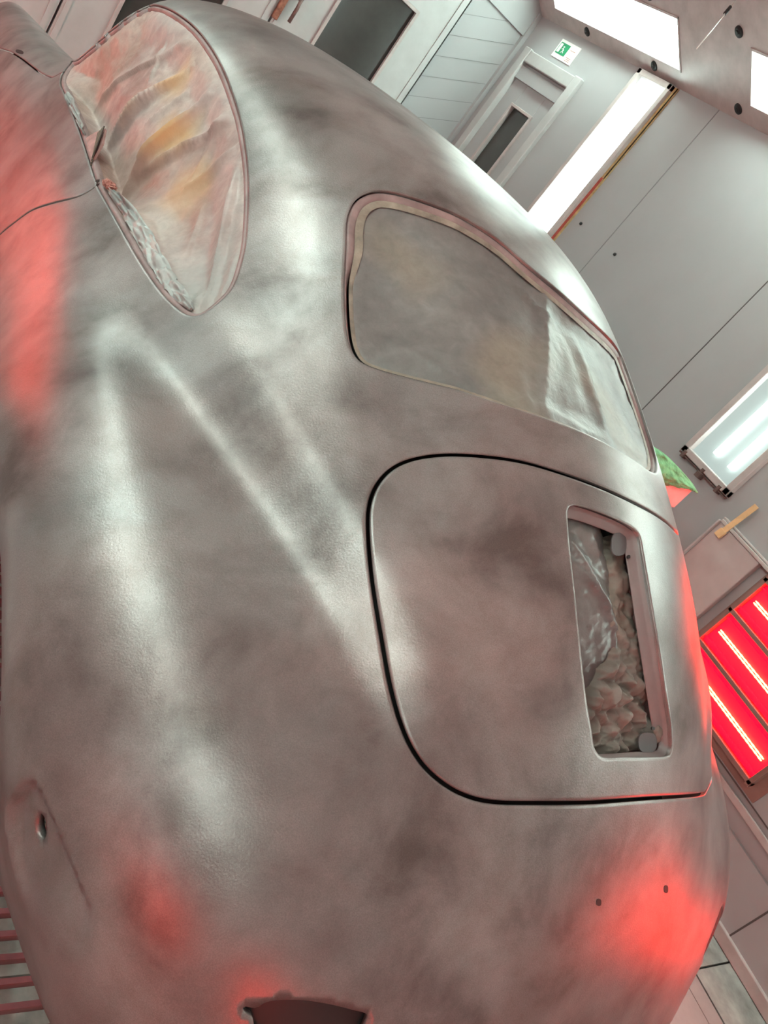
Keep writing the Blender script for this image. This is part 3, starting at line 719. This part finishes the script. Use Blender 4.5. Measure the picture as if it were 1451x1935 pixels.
# added inner shell, coloured dark to stand for shade behind gaps and holes
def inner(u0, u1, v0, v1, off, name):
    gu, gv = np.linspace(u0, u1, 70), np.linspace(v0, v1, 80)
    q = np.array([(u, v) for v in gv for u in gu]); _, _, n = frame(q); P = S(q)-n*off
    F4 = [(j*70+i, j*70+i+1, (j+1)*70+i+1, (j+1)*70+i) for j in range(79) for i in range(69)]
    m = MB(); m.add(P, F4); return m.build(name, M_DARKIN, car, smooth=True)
inner(.6, NF-1.6, .3, NR-1.1, .13, 'dark_backing_shell')

def offset_var(poly, d, w):
    q = offset(poly, d); return poly+(q-poly)*w[:, None]
def ring(name, poly, prof, mat, parent, label=None, w=None):
    """sweep a profile [(offset, depth)] around a closed outline"""
    V = []; n = len(poly)
    for d, z in prof:
        q = (offset(poly, d) if w is None or d > 0 else offset_var(poly, d, w)) if d else poly; _, _, nr = frame(q); V += [tuple(p) for p in S(q)-nr*z]
    Fc = [(k*n+i, k*n+(i+1) % n, (k+1)*n+(i+1) % n, (k+1)*n+i) for k in range(len(prof)-1) for i in range(n)]
    m = MB(); m.add(V, Fc); o = m.build(name, mat, parent, smooth=True)
    if label: o['label'] = label
    return o
def patch(name, poly, stu, stv, depth, mat, parent, grow=0.0, loc=True):
    """fill an outline with a dense sheet at a given depth under the skin"""
    q = dedupe(offset(poly, grow) if grow else poly)
    gu = np.arange(q[:, 0].min(), q[:, 0].max(), stu); gv = np.arange(q[:, 1].min(), q[:, 1].max(), stv)
    G = np.array([(u, v) for v in gv for u in gu]); G = G[inside(G, offset(q, -.003))]
    pts = np.vstack([q, G]); n = len(q)
    vo, eo, fo, ov, _, _ = delaunay_2d_cdt([Vector(p) for p in pts], [(i, (i+1) % n) for i in range(n)], [], 1, 1e-7)
    uv = np.array([(v.x, v.y) for v in vo]); du, dv, nr = frame(uv); P = S(uv)
    bd = np.min(np.stack([np.linalg.norm(P-p, axis=1) for p in S(q[::2])]), axis=0)
    D = depth(uv, P, bd); V = P-nr*D[:, None]
    Fc = []
    for f_ in fo:
        a, b, c = V[f_[0]], V[f_[1]], V[f_[2]]
        Fc.append(tuple(f_) if np.cross(b-a, c-a)@nr[f_[0]] > 0 else tuple(f_)[::-1])
    m = MB(); m.add(V, Fc); return m.build(name, mat, parent, smooth=True)
def sm(x, a, b): t = np.clip((x-a)/(b-a), 0, 1); return t*t*(3-2*t)
def crump(P, scale, seed, oct_=4):
    out = np.zeros(len(P))
    for i, p in enumerate(P):
        s = 0; a = 1; f = scale
        for _ in range(oct_):
            s += a*(1-abs(2*noise.noise(Vector((p[0]*f+seed, p[1]*f, p[2]*f)))))
            a *= .5; f *= 2.1
        out[i] = s
    return (out-1.2)/1.9
def cells(P, scale, seed):
    out = np.zeros(len(P))
    for i, p in enumerate(P):
        d, _ = noise.voronoi(Vector((p[0]*scale+seed, p[1]*scale, p[2]*scale))); out[i] = d[1]-d[0]
    return out
def skin(p): return S(hit(*p)[None])[0]
def creases(P, L):
    """paper folds: ridge lines (a, b, height, width one side, width other side)"""
    out = np.zeros(len(P))
    for a, b, h, w1, w2 in L:
        A, B = skin(a), skin(b); d, t = segdist3(P, A, B); AB = B-A
        nrm = frame(hit(*a)[None])[2][0]; side = ((P-A)@np.cross(AB, nrm)) > 0
        w = np.where(side, w1, w2); e = np.clip(1-d/w, 0, 1)
        out += h*e*e*np.sin(np.pi*np.clip(.12+.76*t, 0, 1))
    return out
# ------------------------------------------------------------------ rims of the openings
ring('window_channel', DLO, [(.004, .012), (.001, .006), (-.004, .0035), (-.009, .005), (-.0125, .011), (-.013, .020)], M_RIM, car, 'dusty pink side window channel')
w_rw = .22+.78*sst(-(RW[:, 1]-np.interp(RW[:, 0], [5.7, 6, 9.1], [6.75, 7.0, 7.15])), -.1, .35)
ring('rear_window_channel', RW, [(.004, .012), (-.001, .006), (-.006, .005), (-.012, .010), (-.017, .013), (-.0175, .022)], M_RIM, car, 'dusty pink rear window channel', w=w_rw)
gp = S(GR); gw = .12+.88*np.maximum(sst(-GR[:, 0], -(.45*GR[:, 0].min()+.55*GR[:, 0].max()), -GR[:, 0].min()*0-GR[:, 0].max()*.0-(.2*GR[:, 0].min()+.8*GR[:, 0].max()))*0+sst(GR[:, 0], .6*GR[:, 0].min()+.4*GR[:, 0].max(), .25*GR[:, 0].min()+.75*GR[:, 0].max()), .55*sst(-GR[:, 1], -9.0, -8.75))
gw *= 1-.85*sst(GR[:, 1], 10.02, 10.12)
fl = ring('grille_flange', GR, [(.003, .008), (.001, .012), (-.001, .016), (-.022, .018), (-.0225, .021)], simple('flange_primer', (.23, .175, .175), .5, 0, .1, 20), lid, 'pinkish recessed flange', w=gw)
for k_, (c_, dd_) in enumerate(((CUT, .016), (CUTR, .0035))):
    patch('dark_cutout_plate', c_, .05, .04, lambda uv, P, bd: dd_+0*bd, [simple('darkened_plate_grey', (.014, .015, .016), .5), M_BLACK][k_], car, grow=.008 if k_ == 0 else -.001)  # plates coloured near black for the shade inside the bumper cutouts
def lug(name, p, rx, ry, ang, depth, mat, parent):
    uv = hit(*p); _, _, n = frame(uv[None]); c = S(uv[None])[0]-n[0]*depth
    a = skin((p[0]+4, p[1]))-skin((p[0]-4, p[1])); a -= n[0]*(a@n[0]); sx = np.linalg.norm(a)/8; a /= np.linalg.norm(a); b = np.cross(n[0], a)
    q = skin((p[0], p[1]+4))-skin((p[0], p[1]-4)); sy = np.linalg.norm(q-n[0]*(q@n[0]))/8
    V = []; k = 24
    for z in (0, -.002):
        for i in range(k):
            t = 2*math.pi*i/k; x, y = abs(math.cos(t))**.7*math.copysign(1, math.cos(t)), abs(math.sin(t))**.7*math.copysign(1, math.sin(t))
            P = skin((p[0]+rx*x*math.cos(ang)-ry*y*math.sin(ang), p[1]+rx*x*math.sin(ang)+ry*y*math.cos(ang))); V.append(P-n[0]*(depth-z))
    m = MB(); m.add(V, [tuple(range(k)), tuple(range(k, 2*k))[::-1]]+[(i, (i+1) % k, k+(i+1) % k, k+i) for i in range(k)])
    return m.build(name, mat, parent)
M_LUG = simple('lug_steel', (.10, .085, .088), .65, .0, .1, 20)
lug('mounting_lug', (1186, 1022), 14, 22, 0, .017, M_LUG, lid)
lug('mounting_lug', (1243, 1408), 17, 19, 0, .017, M_LUG, lid)
lug('hole_shade_disc', (1203, 1047), 2.8, 3.2, 0, .0148, M_BLACK, lid)  # black disc painted in for the dark of a screw hole
for hp_ in ((1131, 1705, 4.6, 6.6), (1258, 1680, 3.8, 7.2), (37, 98, 7.5, 3.4)): lug('hole_shade_disc', hp_[:2], hp_[2], hp_[3], .3 if hp_[0] < 50 else 0, -.0006, M_BLACK, car)  # black discs on uncut skin, standing in for dark holes
lug('hole_shade_disc', (1251, 1380), 2.8, 3.2, 0, .0148, M_BLACK, lid)  # second black disc for hole darkness on the flange

# ------------------------------------------------------------------ masking papers
car_inv = None
def on_car(o, label, cat, group=None):
    o.matrix_world = CMW; return tag(o, label, cat, group)
FOLDS = [((345, 70), (140, 172), .020, .045, .018), ((330, 118), (165, 240), .036, .055, .022), ((385, 165), (190, 330), .038, .060, .024),
         ((455, 215), (235, 300), .026, .050, .022), ((445, 300), (368, 588), .024, .055, .02), ((410, 215), (330, 330), .012, .025, .02), ((330, 330), (450, 262), .016, .03, .015),
         ((240, 380), (345, 560), .012, .014, .02), ((430, 360), (395, 540), .010, .02, .012), ((285, 40), (165, 150), .014, .014, .02), ((460, 420), (400, 575), .010, .014, .02),
         ((300, 60), (255, 130), .010, .02, .008), ((250, 210), (330, 150), .010, .02, .01), ((270, 400), (300, 500), .010, .02, .01), ((360, 360), (330, 470), .007, .03, .01)]
def d_side(uv, P, bd):
    sd = segdist3(P, skin((128, 178)), skin((192, 345)))[0]
    d = .010+.030*sm(bd, .0, .10)+.060*np.exp(-(sd/.07)**2)*sm(bd, 0, .012)
    d -= creases(P, FOLDS)*sm(bd, .0, .03)
    lower = segdist3(P, skin((205, 385)), skin((355, 580)))[0]; lw = np.exp(-(lower/.035)**2)
    d += -.008*crump(P, 6, 1.3)*sm(bd, 0, .02)-(.0028+.010*lw)*crump(P, 22, 5.1)*sm(bd, 0, .012)
    return np.clip(d, .004, .115)
def stains(mat, spots, colr):
    t = mat.node_tree; bs = t.nodes['Principled BSDF']; src = bs.inputs['Base Color'].links[0].from_socket
    tc = N_(t, 'ShaderNodeTexCoord'); nz = N_(t, 'ShaderNodeTexNoise'); nz.inputs['Scale'].default_value = 9; t.links.new(tc.outputs['Object'], nz.inputs['Vector'])
    for p, r, k in spots:
        v = N_(t, 'ShaderNodeVectorMath', operation='DISTANCE'); t.links.new(tc.outputs['Object'], v.inputs[0]); v.inputs[1].default_value = tuple(p)
        a_ = N_(t, 'ShaderNodeMath', operation='MULTIPLY_ADD'); t.links.new(nz.outputs['Fac'], a_.inputs[0]); a_.inputs[1].default_value = r*1.2; t.links.new(v.outputs['Value'], a_.inputs[2])
        m = N_(t, 'ShaderNodeMapRange'); m.interpolation_type = 'SMOOTHSTEP'; t.links.new(a_.outputs[0], m.inputs[0]); m.inputs['From Min'].default_value = r*.9; m.inputs['From Max'].default_value = r*1.9; m.inputs['To Min'].default_value = k; m.inputs['To Max'].default_value = 0
        src = mixc(t, m.outputs[0], src, colr)
    t.links.new(src, bs.inputs['Base Color'])
stains(M_PAPER, [(skin((300, 235)), .085, .9), (skin((310, 130)), .06, .7), (skin((330, 330)), .08, .55), (skin((230, 170)), .06, .45)], (.60, .34, .15))
stains(M_PAPER, [(skin((380, 540)), .10, .8), (skin((410, 450)), .08, .5), (skin((180, 220)), .05, .6)], (.33, .31, .30))
o = patch('side_masking_paper', DLO, .026, .013, d_side, M_PAPER, None, grow=-.008)
on_car(o, 'crumpled pinkish orange masking paper closing the side window of the car', 'masking paper'); side_paper = o
RF = [((1040, 545), (1030, 790), .014, .02, .06), ((1110, 640), (1170, 830), .012, .05, .012), ((800, 655), (950, 770), .010, .03, .012), ((760, 640), (905, 680), .008, .05, .02),
      ((985, 520), (1060, 600), .010, .02, .02), ((880, 690), (935, 760), .007, .02, .01), ((1000, 690), (1015, 780), .006, .02, .02)]
def d_rear(uv, P, bd):
    d = .014+.010*sm(bd, 0, .06)-creases(P, RF)*sm(bd, 0, .03)
    d += -.0035*crump(P, 7, 9.3)*sm(bd, 0, .04)
    ed = np.exp(-(bd/.03)**2); d += -(.0012+.004*ed)*crump(P, 26, 2.2)*sm(bd, 0, .008)
    return np.clip(d, .004, .06)
o = patch('rear_masking_paper', RW, .040, .030, d_rear, M_PAPER2, None, grow=-.012)
on_car(o, 'smooth grey masking paper sprayed over, closing the rear window', 'masking paper')
tb_ = ring('masking_tape_band', RW, [(-.0155, .0110), (-.022, .0118), (-.030, .0140)], simple('sprayed_masking_tape', (.27, .215, .175), .5, 0, .45, 22, .002), o, 'beige masking tape edge', w=.35+.65*w_rw)
o = patch('windscreen_masking_paper', WS, .08, .05, lambda uv, P, bd: .008+.01*sm(bd, 0, .05)-.004*crump(P, 10, 4), M_PAPER2, None, grow=.012)
on_car(o, 'masking paper closing the windscreen at the front of the car', 'masking paper')
o = patch('side_masking_paper', mirror(DLO), .06, .05, lambda uv, P, bd: .012+.012*sm(bd, 0, .06)-.006*crump(P, 12, 4), M_PAPER, None, grow=-.004)
on_car(o, 'masking paper closing the far side window of the car, on the heater side', 'masking paper')
# stuffing behind the grille opening
def d_sheet(uv, P, bd):
    x = np.clip((uv[:, 0]-GR[:, 0].min())/(GR[:, 0].max()-GR[:, 0].min()), 0, 1)
    d = .030+.040*sm(x, .35, .75)+.016*sm(uv[:, 1], 9.3, 9.9)-creases(P, [((1082, 1000), (1190, 1180), .020, .012, .04), ((1190, 1180), (1200, 1330), .014, .012, .04), ((1090, 1040), (1160, 1120), .012, .02, .01)])
    return np.clip(d-.005*crump(P, 16, 7.7)-.003*crump(P, 45, 3.7), .018, .082)
o = patch('silver_covering_sheet', GR, .022, .018, d_sheet, M_FOIL, None, grow=.012)
on_car(o, 'shiny silver grey masking sheet folded inside the lid opening', 'masking sheet')
WAD = trace([(1195, 1000), (1180, 1060), (1190, 1100), (1172, 1150), (1185, 1210), (1165, 1270), (1145, 1320), (1135, 1380), (1130, 1424), (1180, 1433), (1262, 1430), (1267, 1350), (1246, 1200), (1228, 1090), (1214, 1020)], step=5)
WAD = resample(WAD, .006)
def d_wad(uv, P, bd):
    k = .050-.026*sm(bd, 0, .020)
    v = sm(uv[:, 1], 8.7, 10.0)
    d = k+.004-.012*v-.016*crump(P, 13, 1.1, 2)*(.5+.9*v)-(.004+.005*v)*crump(P, 48, 8.1, 3)-(.008+.018*v)*(cells(P, 26, 2.)*1.5-.5)
    return np.clip(d, .014, .075)
o = patch('crumpled_kraft_paper', WAD, .016, .012, d_wad, M_PAPER3, None, grow=.006)
on_car(o, 'crumpled brown kraft paper stuffed into the lower end of the lid opening', 'paper')
# torn cardboard and tape knot at the door edge
def slab(name, px, depth, th, mat, label, cat):
    V = []; c = hit(*np.mean(px, 0)); n = frame(c[None])[2][0]
    for z in (depth, depth+th): V += [skin(p)-n*z for p in px]
    k = len(px); m = MB(); m.add(V, [tuple(range(k)), tuple(range(k, 2*k))[::-1]]+[(i, (i+1) % k, k+(i+1) % k, k+i) for i in range(k)])
    o = m.build(name, mat, None); return on_car(o, label, cat)
slab('cardboard_scrap', [(160, 258), (176, 248), (196, 240), (190, 268), (172, 300), (163, 278)], .004, .006, simple('pink_sprayed_card', (.38, .22, .21), .6, 0, .3, 40), 'small pink sprayed cardboard scrap wedged at the top edge of the door', 'cardboard')
V = []; m = MB()
for k in range(7):
    a, b = skin((198-3*k*.8, 240+1.5*k)), skin((176-1.2*k, 300+2*k)); n = frame(hit(190, 270)[None])[2][0]
    m.tube([a+n*(.002-.003*k*.3), b+n*(.002-.003*k*.3)], .0017, 6, mi=k % 2)
o = m.build('corrugated_card_strip', [simple('card_dark', (.06, .045, .035), .8), simple('card_mid', (.20, .15, .11), .8)], None, smooth=True)
on_car(o, 'dark corrugated cardboard strip, ribs showing, beside the pink scrap', 'cardboard')
def knot(name, px, rad, depth, mat, label, cat, seed):
    n = frame(hit(*px)[None])[2][0]; c = skin(px)-n*depth; m = MB(); nu, nv_ = 28, 18; V = []
    for j in range(nv_+1):
        for i in range(nu):
            t, f = 2*math.pi*i/nu, math.pi*j/nv_; d = Vector((math.sin(f)*math.cos(t), math.sin(f)*math.sin(t), math.cos(f)))
            r = rad*(.75+.5*abs(noise.noise(d*2.2+Vector((seed, 0, 0))))+.25*noise.noise(d*6+Vector((seed, 1, 0))))
            V.append(c+np.array(d)*r*np.array([1, 1.3, .6]))
    m.add(V, [(j*nu+i, j*nu+(i+1) % nu, (j+1)*nu+(i+1) % nu, (j+1)*nu+i) for j in range(nv_) for i in range(nu)])
    return on_car(m.build(name, mat, None, smooth=False), label, cat)
knot('tape_knot', (204, 346), .017, .004, simple('red_lit_tape', (.45, .18, .15), .5, 0, .4, 60), 'crumpled pink tape knot at the rear corner of the door sill', 'tape', 3.3)
# crumpled strip of foil-like paper along the sill
M_STRIP = make_paper('silvery_paper', (.26, .25, .245), (.46, .46, .45), 0, (.3, .3, .3), .38)
def sill_strip(name, pxs, wid, seed, label, mat=M_FOIL):
    P = catmull(pxs, False, 1.6); m = MB(); V = []; rows_ = 13; P = [p for p in P if hit(*p) is not None]
    for i, p in enumerate(P):
        uv = hit(*p); n = frame(uv[None])[2][0]; c = S(uv[None])[0]
        q0 = P[max(i-1, 0)]; q1 = P[min(i+1, len(P)-1)]; tn = skin(q1)-skin(q0); tn /= np.linalg.norm(tn)+1e-9; s = np.cross(n, tn)
        e = math.sin(math.pi*min(1, max(0, i/(len(P)-1))))**.4
        for k in range(rows_):
            x = (k/(rows_-1)-.5)*2*wid*e*(1+.35*noise.noise(Vector((i*.09, k*.2, seed))))
            q_ = Vector((i*.055, k*.22, seed+5)); z = .006*(1-(x/wid)**2)*e+.012*(abs(noise.noise(q_))*2-.3)+.007*(abs(noise.noise(q_*2.3)))
            V.append(c+s*x+n*(z-.009))
    m.add(V, [(i*rows_+k, i*rows_+k+1, (i+1)*rows_+k+1, (i+1)*rows_+k) for i in range(len(P)-1) for k in range(rows_-1)])
    o = m.build(name, M_STRIP, side_paper, smooth=True); o['label'] = label; return o
sill_strip('paper_strip', [(205, 355), (235, 390), (268, 440), (300, 500), (330, 545), (362, 580)], .017, 2.0, 'silvery crumpled strip')
sill_strip('paper_strip', [(122, 168), (134, 200), (148, 232), (158, 252)], .009, 7.0, 'silvery crumpled strip')

# supports and unseen running gear
def wheel(x, y, zc):
    t = MB(); n = 40; prof = [(.20, -.07), (.27, -.085), (.315, -.07), (.325, 0), (.315, .07), (.27, .085), (.20, .07)]; V = []
    for r, a in prof:
        for i in range(n): th = 2*math.pi*i/n; V.append((a, r*math.cos(th), r*math.sin(th)))
    t.add(V, [(k*n+i, k*n+(i+1) % n, ((k+1) % 7)*n+(i+1) % n, ((k+1) % 7)*n+i) for k in range(7) for i in range(n)])
    o = t.build('tyre', M_NOZ, car, smooth=True); o.location = (x, y, zc)
    d = MB(); d.tube([(-.05, 0, 0), (.02, 0, 0), (.05, 0, 0)], [.205, .205, .08], 32); q = d.build('wheel_disc', M_LUG, o); q.location = (0, 0, 0)
for sx in (-1, 1): wheel(sx*.63, -2.12, .275)
st = empty('axle_stand', (CT[0], CT[1]+.02, 0), label='grey trestle stand carrying the rear of the car', cat='stand')
m = MB(); m.box(-.55, .55, -.05, .05, .36, .42); m.build('crossbar', M_LUG, st)
for sx in (-1, 1):
    m = MB(); m.tube([(sx*.45, 0, .38), (sx*.52, .20, 0)], .022, 8); m.build('leg', M_LUG, st); m = MB(); m.tube([(sx*.45, 0, .38), (sx*.52, -.20, 0)], .022, 8); m.build('leg', M_LUG, st)
